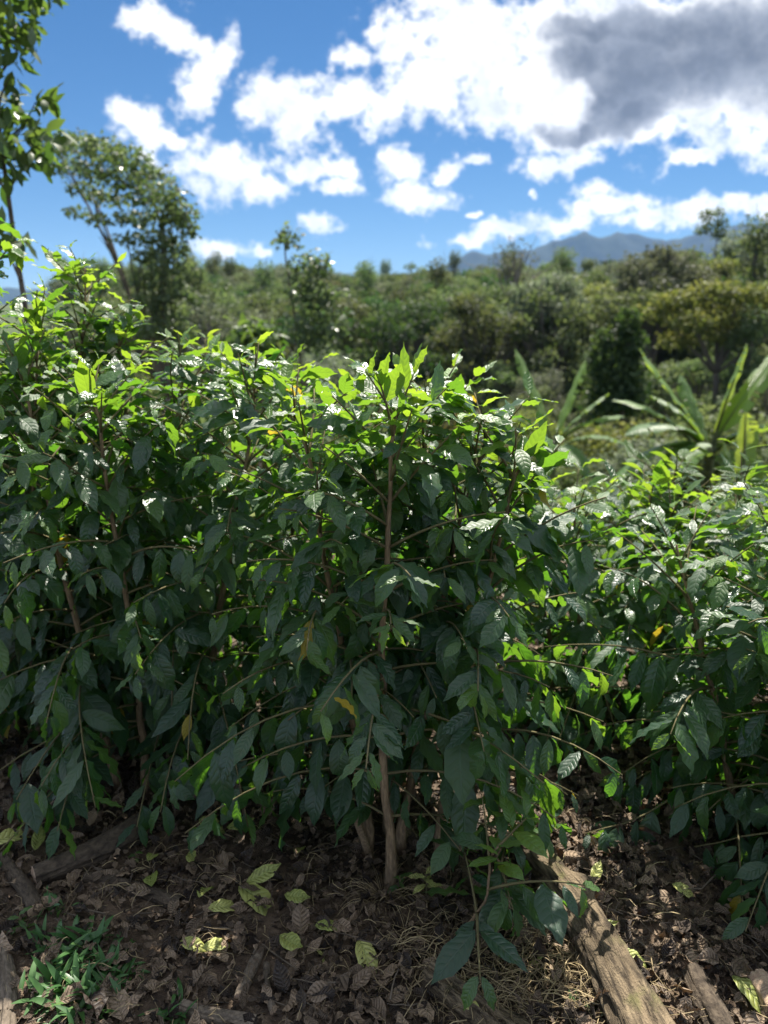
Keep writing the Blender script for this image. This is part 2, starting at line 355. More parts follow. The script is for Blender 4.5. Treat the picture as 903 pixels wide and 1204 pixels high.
# ------------------------------------------------------------------ coffee bushes
HI = [leaf_tpl(10, 2, half=h, droop=d, fold=f, wave=w, twist=tw, seed=s) for s, (h, d, f, w, tw) in enumerate(
    [(.2, .5, .3, .03, .2), (.215, .9, .22, .035, -.3), (.19, .2, .4, .03, .1), (.21, 1.2, .2, .04, .35), (.2, .7, .1, .045, -.15), (.185, -.25, .35, .03, .25), (.2, 1.5, .5, .03, .6), (.17, .4, .8, .03, -.5), (.22, .1, .15, .035, .4), (.19, 1.0, .6, .02, -.4)])]
LO = [leaf_tpl(5, 1, half=h, droop=d, fold=.3, wave=0, twist=tw, seed=s) for s, (h, d, tw) in enumerate([(.2, .5, .2), (.21, 1.0, -.3), (.19, .1, .1)])]
UP = np.array((0, 0, 1.))
def coffee_bush(name, label, x, y, H, spread, seed, stems, hi=True, leaf=.116, group='coffee bushes', lowest=.22, gap=.052, clear=None, base_loc=None, branch_parts=True, yellow=False, tipy=.85, step=.052):
    r = np.random.default_rng(seed)
    z0 = hz(x, y) if base_loc is None else base_loc
    root = thing(name, label, 'coffee bush', (x, y, z0), group)
    L = dict(D=[], N=[], S=[], P=[], T=[])
    Yl = dict(D=[], N=[], S=[], P=[], T=[])
    nb = 0
    for (sx, sy, lx, ly, hs) in stems:
        h = H*hs
        zs = np.linspace(-.03, h, 14); w = np.cumsum(r.normal(0, .008, (14, 2)), 0)
        zq = np.clip(zs/h, 0, 1)**1.3; sxs = sx+lx*zq+w[:, 0]; sys_ = sy+ly*zq+w[:, 1]
        P = np.stack((sxs, sys_, zs), -1)
        A = Acc(); A.tube(P, np.linspace(.0145 if hi else .013, .004, 14)*max(.4, min(1, hs))*np.array([1.5, 1.15]+[1.]*12)*r.uniform(.9, 1.12, 14), 8 if hi else 5)
        A.build('stem', M_STEM, root)
        zz = min(max(lowest, .12), h*.42); k = r.integers(0, 2)
        aux = Acc()
        while zz < h-.01:
            f = zz/h
            bp = np.array([np.interp(zz, zs, P[:, c]) for c in range(3)])
            Lb = spread*(np.interp(f, [0, .15, .4, .65, .85, 1], [.75, .95, 1.05, .9, .66, .30]))
            for sgn in (0, pi):
                az = k*pi/2+sgn+r.normal(0, .3)
                if clear and clear[0] < bp[2] < clear[1] and sin(az) < -.82: continue
                lb = Lb*r.uniform(.7, 1.12)
                if hs < .4:
                    if cos(az) < -.2: continue
                    lb *= .55
                e = np.interp(f, [0, .5, 1], [.15, .45, 1.0])+r.normal(0, .12)
                sag = np.interp(f, [0, .4, 1], [1.05, .95, .35])*r.uniform(.8, 1.25)
                hd = np.array((cos(az), sin(az), 0))
                s = np.linspace(0, lb, 8)
                bow = r.normal(0, .25)
                sd = np.array((-sin(az), cos(az), 0))
                BP = bp+hd*(s*cos(e))[:, None]+UP*(s*sin(e)-sag*s*s)[:, None]+sd*(bow*s*s)[:, None]
                zmin = 0.06
                BP[:, 2] = np.where(BP[:, 2] < zmin, zmin+(BP[:, 2]-zmin)*.1, BP[:, 2])
                if branch_parts and nb < 96:
                    B = Acc(); B.tube(BP, np.linspace(.0042, .0016, 8), 5); B.build('branch', M_TWIG, root); nb += 1
                else:
                    aux.tube(BP, np.linspace(.0042, .0016, 8), 4)
                st = gap*r.uniform(.9, 1.1); q = lb*r.uniform(.12, .34); npair = 0
                while q < lb+.005:
                    pt = np.array([np.interp(q, s, BP[:, c]) for c in range(3)])
                    i2 = min(6, int(q/lb*7)); fw = nrm(BP[i2+1]-BP[i2])
                    side = nrm(np.cross(fw, UP)+r.normal(0, .2, 3))
                    rem = lb-q
                    sz = leaf*(r.uniform(.7, 1.2)+(.35 if r.random() < .15 else 0))*np.interp(rem, [0, .05, .12], [.6, .85, 1.0])
                    if r.random() < .06: sz *= .6
                    young = np.interp(rem, [0, .10], [.7, 0])*np.interp(f, [.3, .85], [.2, .9])*tipy+max(0, f-.72)*2.6*tipy*r.random()**2  # young tips are paler; top leaves also lightened in colour to look sunlit
                    if young > .4: sz = min(sz, leaf*.95)
                    for sg in (-1, 1):
                        if r.random() < .10: continue
                        dr = np.interp(f, [0, .5, .85, 1], [1.15, .9, .5, .1])*r.uniform(.2, 1.6)
                        d = side*sg*.8+fw*r.uniform(.25, .8)-UP*dr+r.normal(0, .12, 3)
                        if f > .9: d = d+UP*r.uniform(0, .5)
                        nh = UP+r.normal(0, .28, 3)+fw*.15
                        dst = L if not (yellow and r.random() < .005) else Yl
                        dst['D'].append(d); dst['N'].append(nh); dst['S'].append(sz*r.uniform(.88, 1.1)); dst['P'].append(pt+nrm(d)*.008)
                        dst['T'].append(min(1, max(0, young+r.uniform(0, .10))))
                    q += st*np.interp(rem, [0, .1], [.8, 1]); npair += 1
            zz += step*r.uniform(.85, 1.2); k += 1
        if aux.n: aux.build('branchwork' if False else 'twig_mass', M_TWIG, root)
        # terminal tuft
        tp = P[-1]
        for a in range(6):
            az = a*pi/3*1.0+r.random(); d = np.array((cos(az), sin(az), r.uniform(-.3, .7)))
            L['D'].append(d); L['N'].append(UP-.5*d); L['S'].append(leaf*r.uniform(.5, .85)); L['P'].append(tp-UP*.01*a); L['T'].append(r.uniform(.5, .95)*tipy)
    for dd, nm, mt in ((L, 'foliage', M_COFFEE if hi else M_COFFEE_BG), (Yl, 'yellowing_foliage', M_YELLOW)):
        if not dd['D']: continue
        n = len(dd['D']); tp = HI if hi else LO
        acc = scatter(tp, r.integers(0, len(tp), n), np.array(dd['D']), np.array(dd['N']), np.array(dd['S'])[:, None]*np.stack((r.uniform(.74, 1.15, n), np.ones(n), r.uniform(.7, 1.15, n)), -1), np.array(dd['P']), np.array(dd['T']))
        o = acc.build(nm, mt, root)
    CHILD[root.name] = [o for o in bpy.data.objects if o.parent == root]
    return root

#                name   label
coffee_bush('coffee_bush', 'glossy coffee bush in the centre with two bare tan stems rising from the litter', 0.0, 1.86, 1.30, .48, 3,
            [(0, -.02, .02, .08, 1.0), (-.05, .10, -.22, .12, .99), (.06, .12, .24, .12, .95), (.02, .2, .1, .2, 1.0), (.16, .10, .24, .02, .90), (.20, -.22, .05, -.04, .25), (.27, -.10, .05, -.02, .22)], yellow=True, clear=(.2, .5))
coffee_bush('coffee_bush', 'dense shaded coffee bush left of the central bush, above the grass tuft', -.78, 2.28, 1.34, .50, 5,
            [(0, 0, -.05, 0, 1.0), (.14, .05, .24, .05, 1.02), (-.12, .05, -.22, .1, 1.03), (.02, .2, .1, .2, 1.04)], yellow=True)
coffee_bush('coffee_bush', 'tallest coffee bush rising against the sky at the left edge', -1.42, 2.75, 1.96, .44, 8,
            [(0, 0, .02, 0, 1.0), (.12, .1, .22, .1, .90), (-.2, .0, -.25, .1, .95), (.1, -.1, .2, -.1, .8)], yellow=True)
coffee_bush('coffee_bush', 'low dark coffee bush at the right edge beside the litter path', 1.16, 1.98, .92, .52, 13,
            [(0, 0, -.12, 0, 1.0), (.12, .1, .25, .1, .97), (-.08, .1, -.24, .15, .95), (.15, -.12, .15, -.15, .85), (.05, .2, .05, .2, 1.0)], yellow=True, lowest=.12)
coffee_bush('coffee_bush', 'coffee bush just behind the low dark right bush, where the litter path ends', .80, 2.75, .90, .46, 15,
            [(0, 0, -.10, 0, 1.0), (.1, .1, .22, .1, .95), (-.1, .1, -.15, .1, .93)], branch_parts=False, lowest=.12)
coffee_bush('coffee_bush', 'coffee bush filling the gap just behind the central bush', -.35, 2.85, 1.36, .46, 21, [(0, 0, 0, 0, 1.0), (.1, 0, .2, 0, .97)], branch_parts=False)
coffee_bush('coffee_bush', 'coffee bush behind the shaded left bush, its top joining the hedge line', -1.0, 3.0, 1.55, .48, 23, [(0, 0, 0, 0, 1.0), (.1, 0, .22, 0, .97), (-.1, 0, -.2, 0, .98)], hi=False, branch_parts=False)
P1 = coffee_bush('coffee_bush', 'sunlit coffee bush behind the low dark bush at the right edge', 1.35, 3.15, 1.0, .50, 31, [(0, 0, .1, 0, 1.0), (-.1, 0, -.2, 0, .95), (0, .1, 0, .2, 1)], hi=False, branch_parts=False)
P2 = coffee_bush('coffee_bush', 'small coffee bush seen past the right side of the central bush', .50, 3.75, .98, .50, 37, [(0, 0, 0, .1, 1.0), (.1, 0, .25, 0, .9), (-.1, 0, -.2, 0, .95)], hi=False, branch_parts=False)
back = [(1.75, 2.7, 1.0, 0, 'coffee bush on the right edge just behind the low dark bush'),
        (1.9, 3.9, 1.0, 1, 'sunlit coffee bush in the second row at the right edge'),
        (1.3, 4.6, 1.0, 0, 'coffee bush in the row below the small right banana leaf'),
        (2.6, 5.0, 1.05, 1, 'coffee bush in the row nearest the right banana plant'),
        (.3, 5.0, 1.05, 0, 'coffee bush between the central bush and the left banana plant'),
        (1.9, 5.9, 1.0, 0, 'coffee bush just in front of the drooping right banana leaves'),
        (1.0, 6.3, 1.05, 1, 'coffee bush downhill in front of the left banana plant'),
        (3.2, 6.6, 1.1, 0, 'coffee bush downhill beneath the bright upright banana leaf'),
        (2.5, 7.6, 1.0, 1, 'farthest coffee bush in the gap between the two banana plants'),
        (1.6, 8.2, 1.0, 0, 'far blurred coffee bush left of the right banana plant'),
        (-.6, 4.0, 1.1, 1, 'coffee bush hidden behind the middle of the hedge'),
        (-1.7, 3.7, 1.2, 0, 'coffee bush behind the tallest left bush'),
        (4.0, 8.0, 1.0, 1, 'far blurred coffee bush at the right edge under the banana plant'),
        (.2, 7.6, 1.0, 1, 'far coffee bush showing above the right shoulder of the hedge')]
for i, (x, y, s, k, lab) in enumerate(back):
    copy_thing((P1, P2)[k], (x, y, hz(x, y)-.02), random.uniform(0, 6.28), s*.80, lab, 'coffee bushes')

# ------------------------------------------------------------------ trees
def crown(clumps, n, leaf, seed, flat=.0, shell=.55, tpl=None, up=.35):
    """clumps: (cx,cy,cz,rx,ry,rz[,weight]); leaves spread through each ellipsoid, denser near its skin"""
    r = np.random.default_rng(seed)
    c = np.array([q[:3] for q in clumps]); rad = np.array([q[3:6] for q in clumps])
    wt = np.array([q[6] if len(q) > 6 else q[3]*q[5] for q in clumps]); wt = wt/wt.sum()
    idx = r.choice(len(clumps), n, p=wt)
    d = nrm(r.normal(size=(n, 3)))
    rho = np.clip(r.normal(.80, .22, n), .05, 1.15)*(1+.25*np.sin(d[:, 0]*7+idx)*np.sin(d[:, 2]*6+idx*2)+.18*np.sin(d[:, 1]*9+idx*3))
    P = c[idx]+d*rad[idx]*rho[:, None]
    D = nrm(d*.6+r.normal(0, .7, (n, 3))-UP*.15); N = nrm(UP*up+d*.5+r.normal(0, .55, (n, 3)))
    S = leaf*r.uniform(.6, 1.4, n)
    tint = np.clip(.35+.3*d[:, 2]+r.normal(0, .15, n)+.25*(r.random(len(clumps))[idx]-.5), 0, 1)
    tp = tpl or [leaf_tpl(2, 1, half=.28, droop=.5, fold=.3, wave=0, tip=.3, seed=1), leaf_tpl(2, 1, half=.33, droop=1., fold=.2, wave=0, tip=.2, seed=2)]
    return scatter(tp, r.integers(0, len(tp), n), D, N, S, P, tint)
def limbs(acc, base, tops, r0, seed, sides=6, fork=.35, wild=.10, leader=False, every=1):
    r = np.random.default_rng(seed); base = np.asarray(base, float)
    tops = [np.asarray(q, float) for q in tops]; mean = np.mean(tops, 0)
    if leader:
        top = max(tops, key=lambda q: q[2]); tt = np.linspace(0, 1, 14)[:, None]
        TP = base+(top-base)*tt; TP[:, :2] += np.cumsum(r.normal(0, .012, (14, 2)), 0)*np.linalg.norm(top-base)*.4
        acc.tube(TP, np.linspace(r0, r0*.25, 14), sides+2)
        for q in tops:
            hd = np.hypot(*(q[:2]-np.array([np.interp(q[2], TP[:, 2], TP[:, c]) for c in range(2)])))
            zs = q[2]-.45*hd-.15; a0 = np.array([np.interp(zs, TP[:, 2], TP[:, c]) for c in range(3)])
            t7 = np.linspace(0, 1, 7)[:, None]; L_ = np.linalg.norm(q-a0)
            acc.tube(a0+(q-a0)*t7+np.sin(t7*pi)*r.normal(0, .06, 3)*L_, np.linspace(r0*.35, r0*.08, 7), 5)
        return
    fk = base+(mean-base)*fork; fk[:2] += r.normal(0, .02, 2)*np.linalg.norm(mean-base)
    tt = np.linspace(0, 1, 7)[:, None]
    acc.tube(base+(fk-base)*tt+np.sin(tt*pi)*r.normal(0, .03, 3)*np.linalg.norm(fk-base), np.linspace(r0, r0*.72, 7), sides+2)
    for q in tops[::every]:
        m = fk*.5+q*.5+np.array((0, 0, .12*np.linalg.norm(q-fk)*r.uniform(-1, 1)))+r.normal(0, .06, 3)*np.linalg.norm(q-fk)
        pts = (1-tt)**2*fk+2*tt*(1-tt)*m+tt**2*q
        acc.tube(pts, np.linspace(r0*.55, r0*.12, 7), sides)
        for b in range(2):
            a0 = pts[3+b]; e = q+r.normal(0, wild, 3)*np.linalg.norm(q-fk)
            acc.tube(a0+(e-a0)*tt+np.sin(tt*pi)*.04*np.linalg.norm(e-a0), np.linspace(r0*.25, r0*.05, 7), 4)
def make_tree(name, label, loc, clumps, n, leaf, mat, seed, r0=.15, trunk=M_TRUNK, group=None, base=(0, 0, -.3), tpl=None, fork=.4, wild=.10, leader=False, every=1, **kw):
    root = thing(name, label, 'tree', loc, group)
    A = Acc(); limbs(A, base, [(c[0], c[1], c[2]+.2*c[5]) for c in clumps], r0, seed, fork=fork, wild=wild, leader=leader, every=every); A.build('trunk', trunk, root)
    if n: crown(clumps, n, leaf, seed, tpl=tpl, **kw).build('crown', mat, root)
    CHILD[root.name] = [o for o in bpy.data.objects if o.parent == root]
    return root
def px_tree(name, label, D, base_px, pxclumps, n, leaf, mat, seed, r0, depth=.8, **kw):
    """a tree at distance D whose clumps are measured in photo pixels (x, y, rx, ry, depth offset in m)"""
    bx = at(base_px[0], base_px[1], D); gz_ = hz(bx[0], D); loc = np.array((bx[0], D, gz_))
    cl = []; s = D/FPX
    for (px, py, rx, ry, dz) in pxclumps:
        p = at(px, py, D+dz)-loc; cl.append((p[0], p[1], p[2], rx*s, max(rx, ry)*s*depth, ry*s))
    return make_tree(name, label, loc, cl, n, leaf, mat, seed, r0, **kw)

# near slender tree at the left edge
BIG = [leaf_tpl(5, 1, half=.2, droop=d, fold=.3, wave=.02, twist=tw, seed=i) for i, (d, tw) in enumerate([(.6, .2), (1.1, -.2), (.3, .3)])]
px_tree('slender_tree', 'slender broadleaf tree with drooping leaves at the left edge, before the feathery tree', 6.0, (22, 300),
        [(8, 5, 40, 26, .2), (-5, 45, 34, 20, -.2), (28, 52, 20, 12, .1), (14, 88, 14, 5, 0), (42, 122, 22, 10, .1), (8, 128, 34, 14, .2), (35, 150, 28, 14, .1), (8, 172, 44, 22, -.1), (40, 190, 26, 12, .2), (-25, 195, 30, 26, .1), (-40, 20, 40, 40, 0), (-60, 130, 40, 35, .2), (2, 278, 26, 14, -.2), (0, -40, 50, 36, 0)],
        860, .14, M_TREE, 4, .035, tpl=BIG, leader=True, up=.6)
# feathery canopy tree
px_tree('feathery_tree', 'wide feathery shade tree with an arching crown, left side against the sky', 19.0, (196, 430),
        [(66, 172, 20, 8, 1), (92, 168, 24, 8, 0), (120, 174, 26, 9, -1), (148, 186, 26, 10, 0), (174, 205, 24, 10, 1), (194, 226, 22, 10, -.5), (212, 248, 18, 11, 0), (220, 268, 12, 10, .5),
         (75, 196, 22, 7, 1), (110, 198, 24, 8, -1), (142, 212, 24, 8, 0), (168, 232, 22, 8, 1), (190, 254, 20, 10, 0), (98, 222, 18, 5, 0), (130, 234, 20, 6, .5), (156, 256, 20, 7, -.5), (118, 258, 16, 4, 0), (90, 250, 14, 4, .5),
         (186, 280, 22, 9, 0), (206, 290, 16, 9, .5), (176, 300, 20, 8, 0), (200, 312, 20, 9, -.3), (186, 330, 22, 9, .3), (206, 342, 18, 9, 0), (178, 352, 22, 10, 0), (200, 366, 22, 11, .4), (182, 384, 26, 12, 0), (214, 388, 16, 9, 0), (150, 282, 16, 5, 0), (228, 352, 10, 5, 0), (164, 330, 10, 6, 0)],
        7800, .12, M_FEATHER, 6, .12, fork=.42, depth=1.3, wild=.06, every=4)
px_tree('thin_tree', 'thin upright tree with a small round top clump standing alone mid-left', 21.0, (374, 470),
        [(340, 276, 13, 10, 0), (336, 286, 12, 7, .3), (358, 308, 16, 12, 0), (378, 312, 14, 12, .3), (362, 330, 20, 12, 0), (352, 345, 16, 10, -.3), (380, 345, 22, 14, 0), (370, 368, 26, 15, .2), (390, 385, 20, 16, 0), (358, 390, 22, 16, -.2), (375, 402, 22, 12, 0)],
        1500, .16, M_FEATHER, 9, .07, leader=True, depth=.9)
px_tree('bare_tree', 'grey leafless tree with a fan of fine branches on the ridge before the mountains', 130., (604, 362),
        [(590, 292, 8, 8, 0), (604, 284, 8, 8, 1), (618, 292, 8, 8, -1), (596, 305, 9, 8, 2), (612, 300, 9, 9, -2), (626, 305, 7, 7, 0), (580, 306, 7, 7, 1), (604, 315, 9, 9, 0)],
        220, .5, M_GREY, 12, .35, trunk=M_GREYWOOD, fork=.45, wild=.28)
px_tree('tall_tree', 'tall thin-crowned tree poking above the right hillside against the clouds', 120., (838, 330),
        [(830, 254, 8, 6, 0), (844, 250, 8, 5, 1), (838, 266, 12, 6, 0), (850, 262, 7, 5, 0), (826, 270, 8, 5, 1), (846, 275, 9, 5, -1)],
        900, .4, M_OLIVE, 14, .22, leader=True)
px_tree('grey_tree', 'large pale grey-green tree with twiggy crown in the middle of the right slope', 95., (775, 420),
        [(750, 320, 26, 16, 0), (785, 312, 28, 16, 2), (815, 330, 24, 16, 0), (765, 345, 30, 18, -2), (800, 355, 30, 18, 1), (740, 345, 20, 14, 1), (775, 300, 18, 10, 2), (785, 380, 28, 16, 0)],
        5200, .55, M_GREY, 16, .4, trunk=M_GREYWOOD)
px_tree('grey_tree', 'pale grey-green tree left of the dark twin-topped tree', 90., (640, 440),
        [(625, 345, 22, 14, 0), (655, 335, 24, 14, 2), (640, 365, 26, 16, -1), (670, 360, 22, 16, 1), (612, 375, 20, 14, 0), (650, 390, 28, 15, 0), (680, 385, 18, 14, 0)],
        4600, .5, M_GREY, 17, .4, trunk=M_GREYWOOD)
px_tree('golden_tree', 'broad spreading tree with golden olive crown on the right slope', 72., (840, 455),
        [(800, 352, 30, 9, 0), (835, 342, 34, 10, 1), (870, 345, 32, 10, -1), (900, 352, 28, 10, 0), (780, 368, 24, 9, 1), (850, 366, 36, 10, 2), (890, 375, 34, 10, -1), (815, 378, 28, 10, -2), (930, 370, 30, 12, 0), (860, 392, 34, 11, 0), (800, 400, 24, 10, 1)],
        6500, .42, M_GOLD, 18, .35, fork=.5)
px_tree('dark_tree', 'dark narrow twin-topped evergreen standing between the two banana plants', 34., (727, 505),
        [(738, 380, 11, 16, 0), (742, 405, 14, 18, 0), (712, 402, 11, 18, .3), (708, 425, 16, 20, 0), (735, 430, 20, 22, 0), (724, 450, 30, 22, 0), (715, 470, 26, 18, 0), (742, 465, 18, 20, .3)],
        5200, .24, M_DARK, 19, .18, leader=True, depth=1., up=.1)
px_tree('leafy_tree', 'pale-leaved small tree just above the hedge left of the thin tree', 13.0, (300, 470),
        [(282, 392, 14, 8, 0), (300, 386, 16, 8, .2), (318, 396, 12, 9, 0), (296, 410, 22, 11, -.2), (280, 425, 16, 11, 0), (312, 425, 16, 12, 0)],
        420, .22, M_TREE, 23, .03, tpl=BIG, up=.9)

# forest prototypes (unit ~ 10 m trees) reused over the hillside
def proto(name, label, kind, mat, n, leaf, seed, trunk=M_TRUNK):
    r = np.random.default_rng(seed); cl = []
    if kind == 'round':
        for k in range(22): a = r.uniform(0, 6.28); q = 3.7*r.random()**.6; b_ = r.uniform(.6, 1.25); cl.append((q*cos(a), q*sin(a), 6.2+r.uniform(-2.4, 2.6)-.13*q*q, b_, b_, b_*r.uniform(.6, .85)))
    elif kind == 'umbrella':
        for k in range(14): a = r.uniform(0, 6.28); q = r.uniform(.2, 5.0); cl.append((q*cos(a), q*sin(a), 7.8-.07*q*q+r.uniform(-.9, .5), r.uniform(1.2, 1.9), r.uniform(1.2, 1.9), r.uniform(.45, .75)))
    elif kind == 'tall':
        for k in range(10): a = r.uniform(0, 6.28); z = r.uniform(3.5, 11.5); q = r.uniform(.3, 1.9)*(1.2-(z/14)); cl.append((q*cos(a), q*sin(a), z, r.uniform(.9, 1.4), r.uniform(.9, 1.4), r.uniform(.8, 1.3)))
    for k in range(7): a = k*.9+r.random(); q = r.uniform(1.6, 3.2); cl.append((q*cos(a), q*sin(a), r.uniform(.8, 3.4), 1.3, 1.3, 1.1))
    return make_tree(name, label, (0, 0, 0), cl, n, leaf, mat, seed, .25, trunk, fork=.35)
FT = [proto('round_tree', 'x', 'round', M_OLIVE, 5600, .34, 41), proto('round_tree', 'x', 'round', M_DARK, 5600, .34, 42), proto('grey_tree', 'x', 'round', M_GREY, 5000, .33, 43, M_GREYWOOD),
      proto('umbrella_tree', 'x', 'umbrella', M_GOLD, 6000, .34, 44), proto('umbrella_tree', 'x', 'umbrella', M_OLIVE, 6000, .34, 45), proto('tall_tree', 'x', 'tall', M_OLIVE, 5000, .33, 46), proto('round_tree', 'x', 'round', M_OLIVE, 5400, .36, 47)]
KN = ['rounded olive-green tree', 'dark green rounded tree', 'pale grey-green tree', 'flat-topped golden tree', 'flat-topped olive tree', 'tall narrow green tree', 'broad olive-green tree']
used = set()
def plant(k, x, y, s, lab, grp, sz=1.0):
    root = FT[k]; z = hz(x, y)-.3; rz = random.uniform(0, 6.28)
    if k not in used:
        used.add(k); root.location = (x, y, z); root.rotation_euler = (0, 0, rz); root.scale = (s, s, s*sz); tag(root, lab, 'tree', grp); return
    copy_thing(root, (x, y, z), rz, (s, s, s*sz), lab, grp)
fr = random.Random(5); cnt = 0; sq_ = 1.0
d = 50.
while d < 352:
    sp_ = 7.5+d*.016
    if d > 250: sp_ *= .86 if d < 300 else .68
    du = sp_/d; u = -.40+fr.random()*du
    while u < .60:
        uu = u+fr.uniform(-.25, .25)*du; dd = d+fr.uniform(-.3, .3)*sp_
        u += du
        rd = float(ridge(np.array([uu]))[0][0])
        if dd > rd+6: continue
        if .29 < uu < .34 and dd < 60: continue
        fpx = 451.5+uu*FPX*.95
        zone = 'valley floor' if dd < 85 else ('ridge line' if dd > rd-30 else ('lower slope' if dd < rd*.55 else 'upper slope'))
        side = 'left' if uu < -.05 else ('middle' if uu < .2 else 'right')
        right = uu > .12
        w = [3, 2.8, 2.6 if right else 1.4, .9 if right else .25, 1.5, 1.3, 3]
        k = fr.choices(range(7), w)[0]
        s = sp_/6.6*fr.uniform(.7, 1.25)
        if dd < 85: s *= .62
        s = min(s, 1.45)
        if d > 250: s = max(s, 1.15)*fr.uniform(.85, 1.25)
        if zone == 'ridge line': s = min(s, 1.35 if uu < .2 else .85)*fr.uniform(.8, 1.2); sq_ = fr.uniform(.75, 1.05)
        lab = f'{KN[k]} on the {zone} of the {side} hillside' if zone != 'valley floor' else f'small {KN[k]} on the valley floor below the {side} hillside'
        plant(k, uu*dd, dd, s, lab, 'forest trees on the '+side+' hillside', sq_); cnt += 1; sq_ = 1.0
    d += sp_*.85


# mid-ground shrubs
def shrub_proto(mat, seed, n, leaf):
    r = np.random.default_rng(seed); cl = []
    for k in range(8): a = r.uniform(0, 6.28); q = r.uniform(.1, .8); cl.append((q*cos(a), q*sin(a), r.uniform(.35, 1.15), r.uniform(.3, .5), r.uniform(.3, .5), r.uniform(.25, .45)))
    root = thing('shrub', 'x', 'shrub'); A = Acc(); limbs(A, (0, 0, -.1), [c[:3] for c in cl], .03, seed, fork=.2); A.build('stem', M_TRUNK, root)
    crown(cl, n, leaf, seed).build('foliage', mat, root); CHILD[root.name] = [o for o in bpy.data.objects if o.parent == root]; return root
SP = [shrub_proto(M_OLIVE, 61, 1500, .12), shrub_proto(M_GOLD, 62, 1500, .11), shrub_proto(M_GREY, 63, 1300, .12), shrub_proto(M_DARK, 64, 1500, .12)]
SN = ['olive-green', 'yellow-green', 'pale grey-green', 'dark green']; su = set(); sr = random.Random(9)
for i in range(64):
    dd = 10+38*sr.random()**.8; uu = sr.uniform(-.34, .60)
    if dd < 16 and uu < .1: dd += 8
    x = uu*dd
    if abs(x-2.75) < .9 and abs(dd-13.2) < 1.5: continue
    k = sr.choices(range(4), [3, 2.2, 1.4, 1.6])[0]; s = sr.uniform(.8, 1.5)*((1 if uu < .1 else .62) if dd < 20 else 1.5)
    side = 'behind the hedge on the left' if uu < .06 else ('around the left banana plant' if uu < .30 else 'around the right banana plant')
    near = 'low' if dd < 20 else 'tall' if dd > 32 else 'rounded'
    lab = f'{near} {SN[k]} shrub {side}'
    if k not in su:
        su.add(k); SP[k].location = (x, dd, hz(x, dd)); SP[k].scale = (s, s, s*.9); tag(SP[k], lab, 'shrub', 'shrubs below the coffee rows')
    else: copy_thing(SP[k], (x, dd, hz(x, dd)), sr.uniform(0, 6.28), (s, s, s*.9), lab, 'shrubs below the coffee rows')

# ------------------------------------------------------------------ banana plants
def banana_leaf(p0, p1, sagv, width, root, loc, tint, seed, dry=False):
    r = np.random.default_rng(seed); n = 44; tt = np.linspace(0, 1, n+1)[:, None]
    p0 = np.asarray(p0)-loc; p1 = np.asarray(p1)-loc; L = np.linalg.norm(p1-p0)
    m = p0*.5+p1*.5+np.array((0, 0, sagv*L)); P = (1-tt)**2*p0+2*tt*(1-tt)*m+tt**2*p1
    T = nrm(np.gradient(P, axis=0)); S = nrm(np.cross(T, UP+.25*r.normal(size=3))); N = np.cross(S, T)
    s = np.array([-1, -.55, -.06, .06, .55, 1.]); V = []; U = []
    ph = r.uniform(0, 6)
    for i in range(n+1):
        t = i/n; w = width*1.12*(np.clip((t-.12)/.22, 0, 1)**.6)*(1-max(0, (t-.72)/.28)**2.2)+.012
        for sj in s:
            fold = .45-.75*abs(sj)*(.5+.5*t); tear = .95+.04*math.sin(t*40+ph+sj*2)
            V.append(P[i]+S[i]*sj*w*tear+N[i]*abs(sj)*w*fold+N[i]*(.012*math.sin(t*31+ph+sj)*abs(sj)))
            U.append(((sj+1)/2, t))
    k = 6; F = [(i*k+j, i*k+j+1, (i+1)*k+j+1, (i+1)*k+j) for i in range(n) for j in range(5) if not (j in (0, 4) and r.random() < .16)]
    lf = build('leaf', np.array(V), np.array(F), M_BANANA if not dry else M_STRAW, root, np.array(U), np.full(len(V), tint))
    A = Acc(); A.tube(P-N*.012, np.linspace(.035, .006, n+1)*width/.25, 6); A.build('midrib', M_PSEUDO, root)
def banana(label, D, base, leaves, seed, hs=1.0):
    b = at(base[0], base[1], D); loc = np.array((b[0], D, hz(b[0], D)))
    root = thing('banana_plant', label, 'banana plant', loc, 'banana plants')
    top = b-loc; A = Acc(); tt = np.linspace(0, 1, 8)[:, None]
    A.tube(np.array((0, 0, -.1))+(top+np.array((0, 0, .1)))*tt, np.linspace(.13, .07, 8), 12); A.build('stem', M_PSEUDO, root)
    for i, (tx, ty, sg, w, dd, ti) in enumerate(leaves):
        banana_leaf(b-np.array((0, 0, .05*i*.5)), at(tx, ty, D+dd), sg, w, root, loc, ti, seed+i, dry=ti < 0)
banana('banana plant with two raised leaves and pale drooping ones, left of the dark evergreen', 15.0, (650, 520),
       [(606, 410, .05, .16, .2, .4), (688, 424, .02, .15, .4, .75), (716, 462, .10, .17, -.6, .3), (735, 490, .22, .2, -.9, .2), (575, 482, .18, .2, -.3, .25), (600, 545, .35, .22, -1., .2), (690, 560, .4, .2, -1.2, .15), (560, 510, .3, .16, -.5, .2), (740, 525, .35, .16, -.4, .3)], 70)
banana('larger banana plant at the right with tall arching leaves and one bright leaf', 12.5, (835, 525),
       [(752, 410, .0, .2, .3, .45), (878, 404, .06, .22, .2, .6), (925, 405, .10, .24, -.3, .4), (765, 466, .2, .2, -.4, .3), (735, 512, .3, .24, -.9, .25), (768, 600, .55, .26, -1.2, .2), (915, 500, .25, .24, -.6, .3), (705, 585, .4, .24, -1.0, .2), (900, 575, .4, .24, -1.0, .2), (800, 440, .06, .16, .5, .35), (720, 470, .25, .2, .3, .4), (790, 560, .4, .2, -1.2, .3)], 90)
banana('young banana sucker with a bright sunlit upright leaf', 11.6, (872, 585),
       [(876, 484, .0, .3, .1, 1.0), (850, 520, .05, .12, .1, .6), (912, 545, .25, .14, -.2, .5)], 120)

